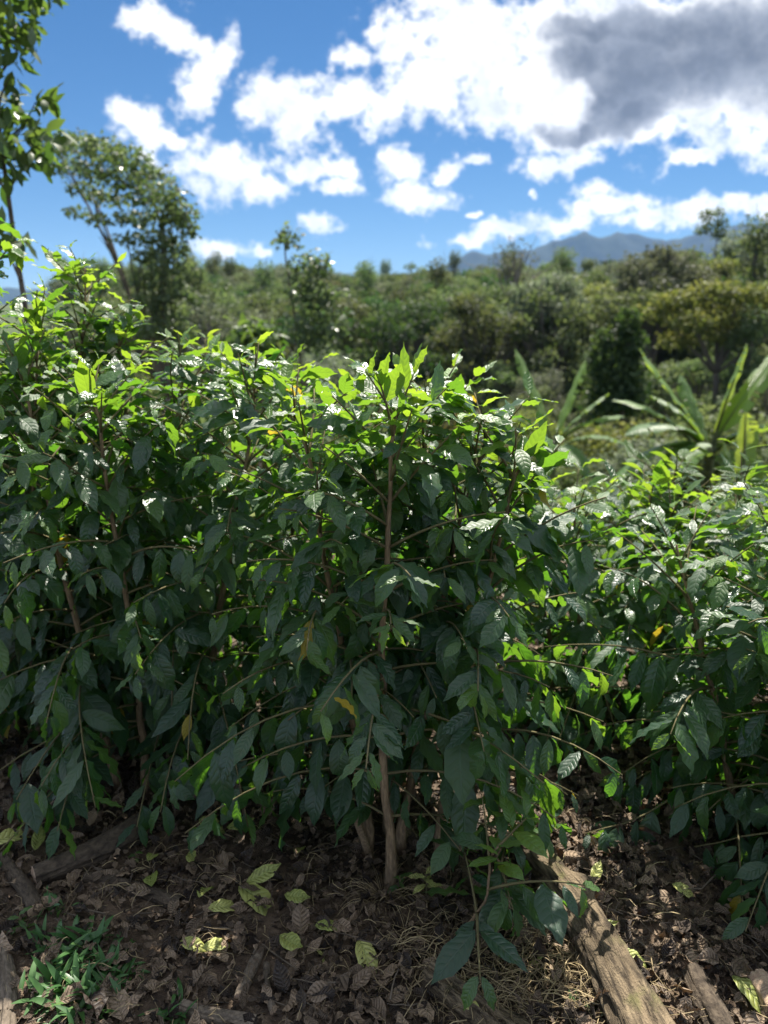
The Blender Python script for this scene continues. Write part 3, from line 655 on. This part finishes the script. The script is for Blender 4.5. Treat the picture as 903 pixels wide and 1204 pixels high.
# ------------------------------------------------------------------ logs and sticks on the ground
def log_thing(label, pa, pb, r0, r1, mat, seed, name='log', cat='log', ends=True, sink=.25, bend=.03, rough=.12, group=None, liftb=0.0, knots=()):
    r = np.random.default_rng(seed)
    a = ground_px(*pa); b = ground_px(*pb); n = 80; sides = 48
    loc = np.array(a); tt = np.linspace(0, 1, n)[:, None]
    L = np.linalg.norm(b-a)
    P = a+(b-a)*tt; rad = np.linspace(r0, r1, n)
    P[:, 2] = P[:, 2]+rad*(1-sink)+liftb*tt[:, 0]
    sd = nrm(np.cross(b-a, UP)); P = P+sd*(np.sin(tt*pi*1.3+seed)*bend*L)
    V, Q, T, Uv = tube(P, rad, sides, cap=False)
    V = V.reshape(n, sides, 3); C0 = P[:, None]
    th_ = np.linspace(0, 2*pi, sides, endpoint=False)[None]; q = np.linspace(0, L, n)[:, None]
    cx = np.cos(th_)*2.2; cy = np.sin(th_)*2.2
    disp = rough*(fbm(cx*2+seed, q*9+cy*2, 4, seed)*2+np.abs(fbm(cx*5+7, cy*5+q*3, 3, seed+3))*1.4)
    for g_ in range(5):
        disp = disp-r.uniform(.12, .3)*np.exp(-((np.angle(np.exp(1j*(th_-r.uniform(0, 6.28)-q*r.uniform(-2, 2)))))/.13)**2)*sstep(.1, .5, np.sin(q*r.uniform(6, 14)+r.uniform(0, 6)))
    for (kq, kth, kh, kw) in knots:
        disp = disp+kh*np.exp(-((q-kq*L)/kw)**2-((np.angle(np.exp(1j*(th_-kth))))/.5)**2)
    V = C0+(V-C0)*(1+disp)[:, :, None]
    ring0 = V[0].copy(); ring1 = V[-1].copy()
    root = thing(name, label, cat, loc, group)
    build('bark', V.reshape(-1, 3)-loc, Q, mat, root, Uv)
    for ring, ctr, sgn in ((ring0, P[0], 1), (ring1, P[-1], -1)):
        c = ctr+nrm(P[0]-P[1])*sgn*.004
        mid = c+(ring-c)*.5+r.normal(0, r0*.05, ring.shape)
        VV = np.concatenate((ring, mid, [c]))-loc; kk = np.arange(sides); k2 = (kk+1) % sides
        Fq = np.stack((kk, k2, k2+sides, kk+sides), -1); Ft = np.stack((kk+sides, k2+sides, np.full(sides, 2*sides)), -1)
        if sgn < 0: Fq = Fq[:, ::-1]; Ft = Ft[:, ::-1]
        if ends: build('cut_end', VV, [Fq[:, ::-1], Ft[:, ::-1]], M_CUT, root, np.concatenate((ring, mid, [c]))[:, :2]*8)
    return root
log_thing('long weathered log with ridged tan bark lying beside the path, lower right', (614, 998), (806, 1310), .038, .064, M_LOG, 3, knots=[(.42, 1.9, .8, .03), (.3, 4.0, .6, .04), (.16, 1.2, .5, .03), (.55, .9, .5, .03)], bend=.035, rough=.45, sink=.4)
log_thing('short straw-strewn log at the bottom centre', (500, 1155), (640, 1250), .032, .042, M_LOG, 5, bend=.03, sink=.75, rough=.4)
log_thing('weathered log stub at the bottom right', (818, 1150), (860, 1270), .026, .034, M_LOGDARK, 8, sink=.5, rough=.35)
log_thing('reddish wood chunk at the bottom right corner', (888, 1160), (915, 1200), .026, .03, M_CUT, 9, sink=.3)
log_thing('dark rotting log with a pale broken end beside the grass tuft', (42, 1040), (165, 985), .030, .042, M_LOGDARK, 12, sink=.35)
log_thing('dark branch lying toward the pale broken log end, left edge', (8, 1012), (40, 1078), .018, .02, M_LOGDARK, 14, sink=.3, name='fallen_branch', cat='branch')
log_thing('brown stick standing out at the bottom left corner', (3, 1112), (8, 1230), .018, .02, M_STICK, 15, sink=.2, name='fallen_branch', cat='branch')
log_thing('half-buried dark branch crossing the litter above the grass tuft', (100, 1035), (215, 1065), .016, .022, M_LOGDARK, 16, sink=.6, name='fallen_branch', cat='branch', ends=False)
log_thing('short stick with a sunlit end in the litter', (303, 1122), (284, 1182), .013, .014, M_STICK, 17, sink=.1, name='fallen_branch', cat='branch')
log_thing('thin upright-pointing stick right of the sunlit-ended stick', (312, 1138), (322, 1195), .008, .009, M_STICK, 18, sink=.1, name='fallen_branch', cat='branch')
log_thing('grey root-like branch at the bottom edge below the green leaves', (215, 1188), (300, 1210), .015, .018, M_STICK, 19, sink=.5, name='fallen_branch', cat='branch', ends=False)
log_thing('bark slab lying at the head of the long log', (596, 988), (640, 1006), .03, .026, M_CUT, 20, sink=.7, name='wood_chunk', cat='wood chunk')

def thin_twig(label, pts, r_, mat=M_STICK, lift=.008, name='twig'):
    P = np.array([ground_px(*p, lift=lift+random.uniform(0, .015)) for p in pts]); loc = P[0].copy()
    tt = np.linspace(0, len(P)-1, 4*len(P)); Pi = np.stack([np.interp(tt, np.arange(len(P)), P[:, c]) for c in range(3)], -1)
    A = Acc(); A.tube(Pi-loc, np.linspace(r_, r_*.5, len(Pi)), 6); o = A.build(name, mat); o.location = [float(v) for v in loc]
    tag(o, label, 'twig', 'twigs in the litter')
thin_twig('pale thin twig arching over the two green leaves', [(218, 1102), (262, 1098), (292, 1105), (325, 1128), (350, 1150)], .0035)
thin_twig('short pale twig right of the dark rotting log', [(112, 1028), (130, 1034)], .0035)
thin_twig('pale forked-looking twig above the grass tuft', [(96, 1076), (125, 1082)], .0035)
thin_twig('thin brown twig at the foot of the central stem', [(480, 1060), (520, 1100), (560, 1125)], .003)
thin_twig('long thin twig lying left of the central stem', [(300, 985), (360, 1010), (430, 995)], .003)
thin_twig('thin straight twig behind the central stem', [(415, 930), (430, 975), (440, 1010)], .003)
thin_twig('dark twig across the path right of the long log', [(700, 1000), (745, 1010), (790, 1003)], .005, M_LOGDARK)
thin_twig('twig parallel to the long log in the sunlit soil', [(730, 1095), (760, 1120), (790, 1160)], .004)

# broken stub beside the central stem and stem base straw
stub = thing('plant_stub', 'tan broken stub leaning beside the central coffee stem', 'stub', ground_px(438, 1010))
A = Acc(); b0 = ground_px(440, 1010); b1 = at(412, 930, b0[1]-.03)
tt = np.linspace(0, 1, 6)[:, None]; A.tube((b1-b0)*tt-np.array((0, 0, .02)), np.linspace(.012, .011, 6), 8); A.build('stem', M_STEM, stub)

# ------------------------------------------------------------------ litter
DRYT = [leaf_tpl(6, 2, half=h, droop=d, fold=f, wave=w, twist=tw, seed=s, crumple=c) for s, (h, d, f, w, tw, c) in enumerate(
    [(.24, 1.8, .9, .06, .8, .02), (.26, -1.4, 1.2, .08, -.9, .025), (.22, 2.6, .5, .05, 1.2, .02), (.3, .6, 1.6, .08, .4, .03), (.2, -.5, .6, .1, -.5, .03), (.25, .2, .2, .05, .3, .03)])]
r = np.random.default_rng(77)
def litter(n, x0, x1, y0, y1, s0, s1, seed, power=1.0):
    r = np.random.default_rng(seed)
    x = r.uniform(x0, x1, n); y = y0+(y1-y0)*r.random(n)**power
    keep = vnoise(x*3.1, y*3.1, 3)*.7+.45 > r.random(n)*1.0
    x = x[keep]; y = y[keep]; n = len(x)
    z = height(x, y)+r.uniform(.0, .03, n)
    a = r.uniform(0, 2*pi, n); D = np.stack((np.cos(a), np.sin(a), r.normal(0, .3, n)), -1); N = nrm(UP+r.normal(0, .5, (n, 3)))
    flip = r.random(n) < .35; N[flip] *= -1
    S = r.uniform(s0, s1, n)*np.where(r.random(n) < .1, 1.5, 1)
    tint = np.clip(r.beta(1.3, 2.2, n), 0, 1)
    return scatter(DRYT, r.integers(0, len(DRYT), n), D, N, S, np.stack((x, y, z), -1), tint)
tag(litter(21000, -1.9, 1.9, .75, 3.2, .014, .066, 1).build('leaf_litter', M_DRY), 'brown dried leaf litter covering the soil', 'leaf litter', kind='stuff')
tag(litter(5200, -3, 4, 3.0, 8.5, .05, .11, 2).build('leaf_litter', M_DRY), 'brown leaf litter under the farther coffee rows', 'leaf litter', kind='stuff')
tag(litter(15000, -1.5, 1.5, .8, 2.8, .008, .024, 3).build('litter_crumbs', M_DRY), 'crumbled bits of dead leaf between the larger leaves', 'leaf crumbs', kind='stuff')
def straw(n, centers, spread, seed, lo=.03, hi=.11):
    r = np.random.default_rng(seed); A = Acc(); c = np.array(centers)
    for k in range(n):
        p = c[r.integers(len(c))].copy(); p[:2] += r.normal(0, spread, 2); p[2] = hz(p[0], p[1])+r.uniform(.003, .035)+(0 if len(p) < 4 else p[3])
        a = r.uniform(0, 6.28); L = r.uniform(lo, hi); d = np.array((cos(a), sin(a), r.normal(0, .25))); sd = np.array((-sin(a), cos(a), 0))
        tt = np.linspace(-.5, .5, 4)[:, None]
        A.tube(p+d*L*tt+sd*(r.normal(0, .35)*L)*(tt**2)*2+UP*(.01-.04*tt**2), r.uniform(.0005, .0014), 3, tint=r.random())
    return A
tag(straw(900, [ground_px(620, 1110), ground_px(635, 1150), ground_px(540, 1165), ground_px(600, 1185), ground_px(500, 1120), ground_px(700, 1170), ground_px(740, 1195)], .06, 5).build('dry_straw', M_STRAW), 'tangle of dry straw around the long log', 'dry straw', kind='stuff')
tag(straw(1100, [(x, y, 0) for x in (-.8, -.4, 0, .4, .8) for y in (1.2, 1.6, 2.0)], .25, 6, .02, .08).build('dry_straw', M_STRAW), 'scattered bits of dry stalk in the litter', 'dry straw', kind='stuff')

A = Acc(); r = np.random.default_rng(55)
for k in range(420):
    x, y = r.uniform(-1.2, 1.2), r.uniform(.9, 2.9); a = r.uniform(0, 6.28); L = r.uniform(.03, .16); z = hz(x, y)+r.uniform(.006, .035)
    tt = np.linspace(-.5, .5, 5)[:, None]; sd_ = np.array((-sin(a), cos(a), 0))
    A.tube(np.array((x, y, z))+np.array((cos(a), sin(a), r.normal(0, .12)))*L*tt+sd_*(np.cumsum(r.normal(0, .05, (5, 1)), 0))*L, np.linspace(1, .5, 5)*r.uniform(.0008, .003), 5)
tag(A.build('twig_litter', M_STICK), 'broken bits of twig mixed through the dead leaves', 'twig litter', kind='stuff')
# recognisable fallen leaves
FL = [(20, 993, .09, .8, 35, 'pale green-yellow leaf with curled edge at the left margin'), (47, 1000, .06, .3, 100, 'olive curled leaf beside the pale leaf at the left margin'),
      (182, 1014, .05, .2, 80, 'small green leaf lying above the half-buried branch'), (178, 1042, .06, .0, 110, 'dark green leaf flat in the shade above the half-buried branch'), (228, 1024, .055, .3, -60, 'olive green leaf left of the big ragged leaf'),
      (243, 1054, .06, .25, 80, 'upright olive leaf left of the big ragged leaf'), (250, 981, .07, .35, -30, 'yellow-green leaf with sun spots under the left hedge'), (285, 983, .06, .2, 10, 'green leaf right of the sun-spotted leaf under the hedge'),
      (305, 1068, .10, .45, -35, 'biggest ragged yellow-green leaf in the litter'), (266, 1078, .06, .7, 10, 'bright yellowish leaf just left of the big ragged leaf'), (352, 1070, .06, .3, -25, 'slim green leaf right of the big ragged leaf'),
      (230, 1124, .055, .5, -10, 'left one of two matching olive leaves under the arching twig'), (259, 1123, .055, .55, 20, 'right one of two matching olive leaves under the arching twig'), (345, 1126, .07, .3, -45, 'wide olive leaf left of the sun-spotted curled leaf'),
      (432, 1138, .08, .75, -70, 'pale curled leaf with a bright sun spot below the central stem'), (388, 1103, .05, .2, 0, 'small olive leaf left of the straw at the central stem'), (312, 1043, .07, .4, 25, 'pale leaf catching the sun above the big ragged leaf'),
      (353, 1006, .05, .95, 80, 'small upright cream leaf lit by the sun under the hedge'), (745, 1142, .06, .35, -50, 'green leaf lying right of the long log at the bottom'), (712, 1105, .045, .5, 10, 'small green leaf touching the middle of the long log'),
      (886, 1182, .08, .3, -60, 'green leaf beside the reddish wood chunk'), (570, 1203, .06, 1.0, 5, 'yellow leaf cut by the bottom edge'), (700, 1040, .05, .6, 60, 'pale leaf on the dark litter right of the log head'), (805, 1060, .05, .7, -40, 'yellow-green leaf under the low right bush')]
FT_ = [leaf_tpl(12, 3, half=.23, droop=.9, fold=.5, wave=.025, twist=.4, seed=31, crumple=.002), leaf_tpl(12, 3, half=.2, droop=-.5, fold=.7, wave=.025, twist=-.5, seed=32, crumple=.002), leaf_tpl(12, 3, half=.22, droop=1.3, fold=.35, wave=.02, twist=.3, seed=33, crumple=.002)]
for i, (px, py, s, ti, ang, lab) in enumerate(FL):
    p = ground_px(px, py, .036); a = R(ang); D = np.array([[cos(a), sin(a), .1]]); N = np.array([[.15*sin(i), -.35, 1.]])
    acc = scatter(FT_, np.array([i % 3]), D, N, np.array([s*1.5]), -D*s*.75, np.array([ti])); o = acc.build('fallen_leaf', M_FALLEN)
    o.location = [float(v) for v in p]; tag(o, lab, 'fallen leaf', 'fallen green leaves')
BL = [(140, 1192, .10, .75, 120, 'large broad brown leaf at the bottom edge right of the grass'), (62, 1135, .07, .5, 60, 'brown leaf stuck in the middle of the grass tuft'), (88, 1185, .07, .35, 20, 'crumpled brown leaf at the lower end of the grass tuft'), (140, 1137, .07, .55, 0, 'curled rust-brown leaf right of the grass tuft'),
      (425, 1165, .08, .5, 40, 'rust-brown leaf below the pale curled leaf'), (375, 1180, .07, .4, 200, 'broad brown leaf in the litter at the bottom centre'), (205, 1075, .06, .4, 90, 'brown curled leaf beside the half-buried branch'), (690, 1050, .07, .7, 20, 'orange-brown leaf right of the long log'), (760, 1050, .06, .6, -30, 'tan curled leaf on the shaded path'), (470, 1180, .07, .4, 30, 'dark brown leaf beside the straw-strewn log')]
for i, (px, py, s, ti, ang, lab) in enumerate(BL):
    p = ground_px(px, py, .028); a = R(ang); D = np.array([[cos(a), sin(a), .1]]); N = np.array([[.1, -.3, 1.]])
    acc = scatter(DRYT, np.array([(5, 4, 3)[i % 3]]), D, N, np.array([s]), -D*s*.5, np.array([ti])); o = acc.build('dry_leaf', M_DRY)
    o.location = [float(v) for v in p]; tag(o, lab, 'dry leaf', 'large brown fallen leaves')

# grass tufts and seedlings
BLADE = [leaf_tpl(7, 1, half=.085, droop=d, fold=.6, wave=.0, twist=tw, tip=.2, seed=i) for i, (d, tw) in enumerate([(.5, .3), (1.0, -.4), (1.5, .5), (.2, .1)])]
def tuft(px, py, n, size, label, seed, tint=.2, spread=.02):
    r = np.random.default_rng(seed); p = ground_px(px, py)
    a = r.uniform(0, 2*pi, n); el = r.uniform(.15, 1.2, n)
    D = np.stack((np.cos(a)*np.cos(el), np.sin(a)*np.cos(el), np.sin(el)), -1); N = UP-D*.3+r.normal(0, .1, (n, 3))
    P = np.stack((r.normal(0, spread, n), r.normal(0, spread, n), np.zeros(n)-.003), -1)
    o = scatter(BLADE, r.integers(0, 4, n), D, N, r.uniform(.55, 1.2, n)*size, P, np.clip(r.normal(tint, .2, n), 0, 1)).build('grass_tuft', M_GRASS)
    o.location = [float(v) for v in p]; tag(o, label, 'grass tuft', 'grass tufts at the left')
tuft(88, 1122, 64, 0.095, 'main broad-bladed green grass tuft, upper part of the patch', 1, spread=.03)
tuft(112, 1160, 64, 0.084, 'grass tuft at the right of the patch', 2, spread=.03)
tuft(72, 1168, 57, 0.084, 'grass tuft at the lower left of the patch', 3, spread=.03)
tuft(100, 1195, 57, 0.078, 'grass tuft cut by the bottom edge', 4, spread=.03)
tuft(50, 1118, 22, 0.067, 'small grass sprig by the dark leaning branch', 5)
tuft(145, 1150, 22, 0.062, 'small grass sprig at the right rim of the patch', 6)
tuft(210, 1196, 22, 0.067, 'lone grass sprig at the bottom edge right of the brown leaf', 7)
tuft(686, 1192, 19, 0.056, 'lone grass sprig against the long log', 8)
tuft(58, 1075, 17, 0.067, 'thin upright grass sprig below the pale broken log end', 9)
def seedling(px, py, n, size, label, seed, tint, h=.05):
    r = np.random.default_rng(seed); p = ground_px(px, py); root = thing('seedling', label, 'seedling', p, 'seedlings')
    A = Acc(); A.tube(np.array([(0, 0, -.01), (.003, 0, h*.5), (0, .004, h)]), [.0018, .0016, .0012], 5); A.build('stem', M_TWIG, root)
    a = np.arange(n)*2.4+r.random(); D = np.stack((np.cos(a), np.sin(a), r.uniform(-.2, .5, n)), -1)
    scatter(HI, r.integers(0, 6, n), D, np.tile(UP, (n, 1)), r.uniform(.7, 1.2, n)*size, np.tile((0, 0, h), (n, 1))-np.array([(0, 0, .008*k) for k in range(n)]), np.full(n, tint)).build('foliage', M_FALLEN if tint > .6 else M_COFFEE, root)
seedling(500, 1062, 6, .055, 'pale seedling lit by the sun right of the central stem', 1, .8, .09)
seedling(470, 1050, 5, .04, 'small green seedling touching the central stem base', 2, .4)
seedling(380, 1130, 4, .022, 'tiny pale clover-like seedling in the litter', 3, .9, .02)
seedling(632, 1142, 6, .03, 'small pale weed in the straw left of the long log', 4, .8, .03)
seedling(24, 1092, 6, .04, 'light green seedling at the left edge above the grass', 5, .5, .04)
seedling(160, 1015, 4, .03, 'tiny seedling on the dark rotting log', 6, .4, .03)
# dry grass wisps round the stem base
A = Acc(); r = np.random.default_rng(3); b = ground_px(452, 1055)
for k in range(70):
    a = r.uniform(0, 6.28); q = r.uniform(.005, .05); L = r.uniform(.06, .2); tt = np.linspace(0, 1, 6)[:, None]
    d = np.array((cos(a)*.6, sin(a)*.6, .8)); A.tube(np.array((q*cos(a), q*sin(a), 0))+d*L*tt-UP*(L*r.uniform(.5, 1.1))*tt**2, np.linspace(.0013, .0005, 6), 3, tint=r.random()*.7)
o = A.build('dry_grass_tuft', M_STRAW); o.location = [float(v) for v in b]; tag(o, 'dry grass wisps curling round the base of the central stem', 'dry grass')

# ------------------------------------------------------------------ air
m_h, t = new_mat('air')
vol = t.n('ShaderNodeVolumePrincipled', ins={'Color': C(.28, .52, 1.0), 'Density': 3.5e-5, 'Anisotropy': .0})
out = t.n('ShaderNodeOutputMaterial'); m_h.node_tree.links.new(vol.outputs[0], out.inputs['Volume'])
B = 11600.; z0, z1 = -60., 1000.
V = np.array([(x, y, z) for z in (z0, z1) for y in (-B, B) for x in (-B, B)])
F = np.array([(0, 2, 3, 1), (4, 5, 7, 6), (0, 1, 5, 4), (2, 6, 7, 3), (0, 4, 6, 2), (1, 3, 7, 5)])
tag(build('haze', V, F, m_h, smooth=False), 'pale bluish air between here and the mountains', 'haze', kind='stuff')

# ------------------------------------------------------------------ light
SUN_EL, SUN_AZ = R(58), R(14)          # azimuth clockwise from +Y (ahead)
sd = bpy.data.lights.new('sun', 'SUN'); sd.energy = 5.0; sd.angle = R(.55); sd.color = (1, .94, .84)
so = bpy.data.objects.new('sun', sd); COL.objects.link(so); so.rotation_euler = (SUN_EL-pi/2, 0, -SUN_AZ)
# sun lamp shines along local -Z: with the X rotation above it comes from ahead and above
w = bpy.data.worlds.new('World'); scene.world = w; w.use_nodes = True; w.node_tree.nodes.clear(); t = NT(w.node_tree)
sky = t.n('ShaderNodeTexSky', sky_type='NISHITA'); sky.sun_disc = False; sky.sun_elevation = SUN_EL; sky.sun_rotation = SUN_AZ
sky.air_density = 1.0; sky.dust_density = .05; sky.ozone_density = 5; sky.altitude = 900
gen = t.n('ShaderNodeTexCoord').outputs['Generated']; sx = t.n('ShaderNodeSeparateXYZ', ins={0: gen})
yy = t.math('MAXIMUM', sx.outputs[1], .02)
pu_ = t.math('DIVIDE', sx.outputs[0], yy); pv_ = t.math('DIVIDE', sx.outputs[2], yy)
p = t.n('ShaderNodeCombineXYZ', ins={0: pu_, 1: pv_, 2: 0.}).outputs[0]
wn = t.noise(p, 9, 4, .6).outputs['Color']
warp = t.vmath('SCALE', t.vmath('SUBTRACT', wn, (.5, .5, .5)).outputs[0]); warp.inputs['Scale'].default_value = .075
wn2 = t.noise(p, 38, 3, .6).outputs['Color']
warp2 = t.vmath('SCALE', t.vmath('SUBTRACT', wn2, (.5, .5, .5)).outputs[0]); warp2.inputs['Scale'].default_value = .022
pw = t.vmath('ADD', t.vmath('ADD', p, warp.outputs[0]).outputs[0], warp2.outputs[0]).outputs[0]
def blobs(lst):
    acc = None
    for (cx, cy, rx, ry, rot) in lst:
        u, v = uv_of(cx, cy); su_ = abs(uv_of(cx+1, cy)[0]-u); sv_ = abs(uv_of(cx, cy-1)[1]-v)
        mp = t.n('ShaderNodeMapping', vector_type='TEXTURE', ins={0: pw, 'Location': (u, v, 0), 'Rotation': (0, 0, R(rot)), 'Scale': (1.06*rx*su_, 1.06*ry*sv_, 1)})
        f = t.math('SUBTRACT', 1.25, t.vmath('LENGTH', mp.outputs[0]).outputs['Value'])
        acc = f if acc is None else t.math('MAXIMUM', acc, f)
    return acc
CL = [(205, 28, 48, 26, -25), (165, 15, 30, 18, 30), (240, 85, 36, 38, 0), (262, 70, 20, 40, -20), (230, 110, 26, 24, 0), (350, 118, 70, 34, -8), (420, 125, 70, 36, 5), (300, 125, 30, 22, 0), (410, 58, 22, 18, 30), (440, 30, 18, 18, 0),
      (172, 140, 44, 26, -28), (145, 125, 22, 18, 0), (205, 158, 24, 12, -25), (265, 205, 60, 36, -10), (300, 225, 34, 22, 0), (350, 200, 44, 18, 0), (395, 198, 26, 22, 0), (395, 220, 30, 12, 0), (180, 186, 12, 8, 0), (258, 292, 40, 13, 0), (370, 266, 26, 15, -5), (312, 294, 12, 6, 0), (348, 150, 24, 24, 0),
      (470, 195, 26, 22, 0), (490, 230, 36, 20, 0), (525, 198, 20, 11, 20), (555, 187, 14, 8, 0), (552, 252, 8, 5, 0), (626, 225, 7, 4, 0),
      (560, 60, 110, 62, -5), (500, 100, 60, 46, 0), (620, 120, 90, 50, -15), (700, 60, 150, 70, 0), (820, 90, 160, 70, 0), (660, 130, 60, 40, 0), (820, 20, 140, 30, 0), (470, 45, 34, 30, 0), (860, 130, 90, 35, 12), (760, 160, 70, 16, 8), (660, 186, 52, 18, 0), (815, 190, 36, 11, 8), (880, 165, 40, 22, 0), (950, 60, 120, 90, 0), (780, 90, 150, 80, 0), (560, 30, 110, 40, -5), (600, 90, 110, 60, 0), (720, 15, 160, 40, 0), (950, 150, 90, 40, 10),
      (590, 276, 66, 12, 8), (660, 260, 62, 14, 6), (725, 244, 60, 15, 0), (705, 228, 26, 10, -5), (800, 255, 70, 13, 0), (870, 244, 56, 13, 6), (770, 262, 60, 12, 0), (920, 245, 60, 16, 0), (550, 288, 30, 7, 0)]
DK = [(800, 78, 150, 54, 5), (880, 60, 110, 58, 0), (730, 95, 80, 52, 10), (735, 138, 60, 24, 8), (690, 70, 50, 36, 0), (800, 40, 130, 34, 0), (700, 120, 40, 30, 0), (960, 70, 120, 70, 0), (676, 150, 42, 16, 0), (690, 40, 44, 20, 0)]
SH = [(560, 62, 36, 14, 0), (655, 185, 22, 12, 0), (265, 222, 40, 12, 0), (372, 268, 12, 8, 0), (325, 120, 40, 10, 0)]
fb = t.noise(p, 30, 8, .68).outputs[0]; fb2 = t.noise(p, 9, 4, .6).outputs[0]; fb3 = t.noise(p, 12, 6, .6).outputs[0]
dkb = blobs(DK)
dens = t.math('ADD', t.math('ADD', blobs(CL), t.math('MULTIPLY', t.math('MAXIMUM', dkb, 0.), 1.2)), t.math('MULTIPLY', t.math('SUBTRACT', fb, .5), 3.0))
al_front = t.rng(dens, .03, .9)
dkn = t.math('ADD', dkb, t.math('MULTIPLY', t.math('SUBTRACT', fb3, .5), 1.3))
dk = t.rng(dkn, -.1, .55)
hole = t.rng(t.math('ADD', blobs([(668, 122, 24, 34, 0)]), t.math('MULTIPLY', t.math('SUBTRACT', fb3, .5), 1.8)), .1, .9)
dk = t.math('MULTIPLY', dk, t.math('SUBTRACT', 1., hole))
shd = t.math('MULTIPLY', t.rng(t.math('ADD', blobs(SH), t.math('MULTIPLY', t.math('SUBTRACT', fb2, .5), .9)), .0, .7), .30)
# clouds overhead and behind, out of view: cover widened to brighten the shade
zz = t.math('MAXIMUM', t.math('ADD', sx.outputs[2], .12), .05)
pp = t.n('ShaderNodeCombineXYZ', ins={0: t.math('DIVIDE', sx.outputs[0], zz), 1: t.math('DIVIDE', sx.outputs[1], zz), 2: 0.}).outputs[0]
rest = t.rng(t.noise(pp, 1.6, 7, .58).outputs[0], .44, .56)
fy = t.math('MULTIPLY', t.rng(sx.outputs[1], .45, .75), t.rng(pv_, .55, .45))   # region the photograph shows
alpha = t.math('ADD', t.math('MULTIPLY', al_front, fy), t.math('MULTIPLY', rest, t.math('SUBTRACT', 1., fy)), clamp=True)
alpha = t.math('MULTIPLY', alpha, t.rng(sx.outputs[2], .0, .03))
shd = t.math('MAXIMUM', shd, t.math('MULTIPLY', t.rng(t.math('ADD', fb3, t.math('MULTIPLY', dens, .12)), .56, .80), .5))
ccol = t.mix(shd, C(.49, .49, .49), C(.21, .25, .33))
ccol = t.mix(t.math('MULTIPLY', dk, t.math('MULTIPLY', fy, .92)), ccol, t.mix(t.rng(t.math('ADD', dkn, t.math('MULTIPLY', t.math('SUBTRACT', fb, .5), 1.2)), .1, 1.3), C(.16, .175, .205), C(.052, .059, .076)))
skc = t.n('ShaderNodeHueSaturation', ins={'Saturation': 1.22, 'Color': sky}).outputs[0]
b1 = t.n('ShaderNodeBackground', ins={0: skc, 1: .034}); ccol = t.mix(fy, C(.56, .59, .64), ccol)  # unseen clouds get their own brightness, as fill light for shaded areas
b2 = t.n('ShaderNodeBackground', ins={0: ccol, 1: 1.0})
mx = t.n('ShaderNodeMixShader', ins={0: alpha, 1: b1, 2: b2}); t.n('ShaderNodeOutputWorld', ins={0: mx})

# ------------------------------------------------------------------ render settings
vs = scene.view_settings; vs.view_transform = 'Standard'; vs.look = 'None'; vs.exposure = 1.42; vs.gamma = 1; vs.use_curve_mapping = False
scene.render.engine = 'CYCLES'; cy = scene.cycles
cy.use_denoising = True; cy.denoiser = 'OPENIMAGEDENOISE'; cy.max_bounces = 8; cy.diffuse_bounces = 4; cy.glossy_bounces = 3; cy.transmission_bounces = 5; cy.volume_bounces = 1; cy.transparent_max_bounces = 8
cy.sample_clamp_indirect = 6; cy.use_adaptive_sampling = False; cy.caustics_reflective = False; cy.caustics_refractive = False
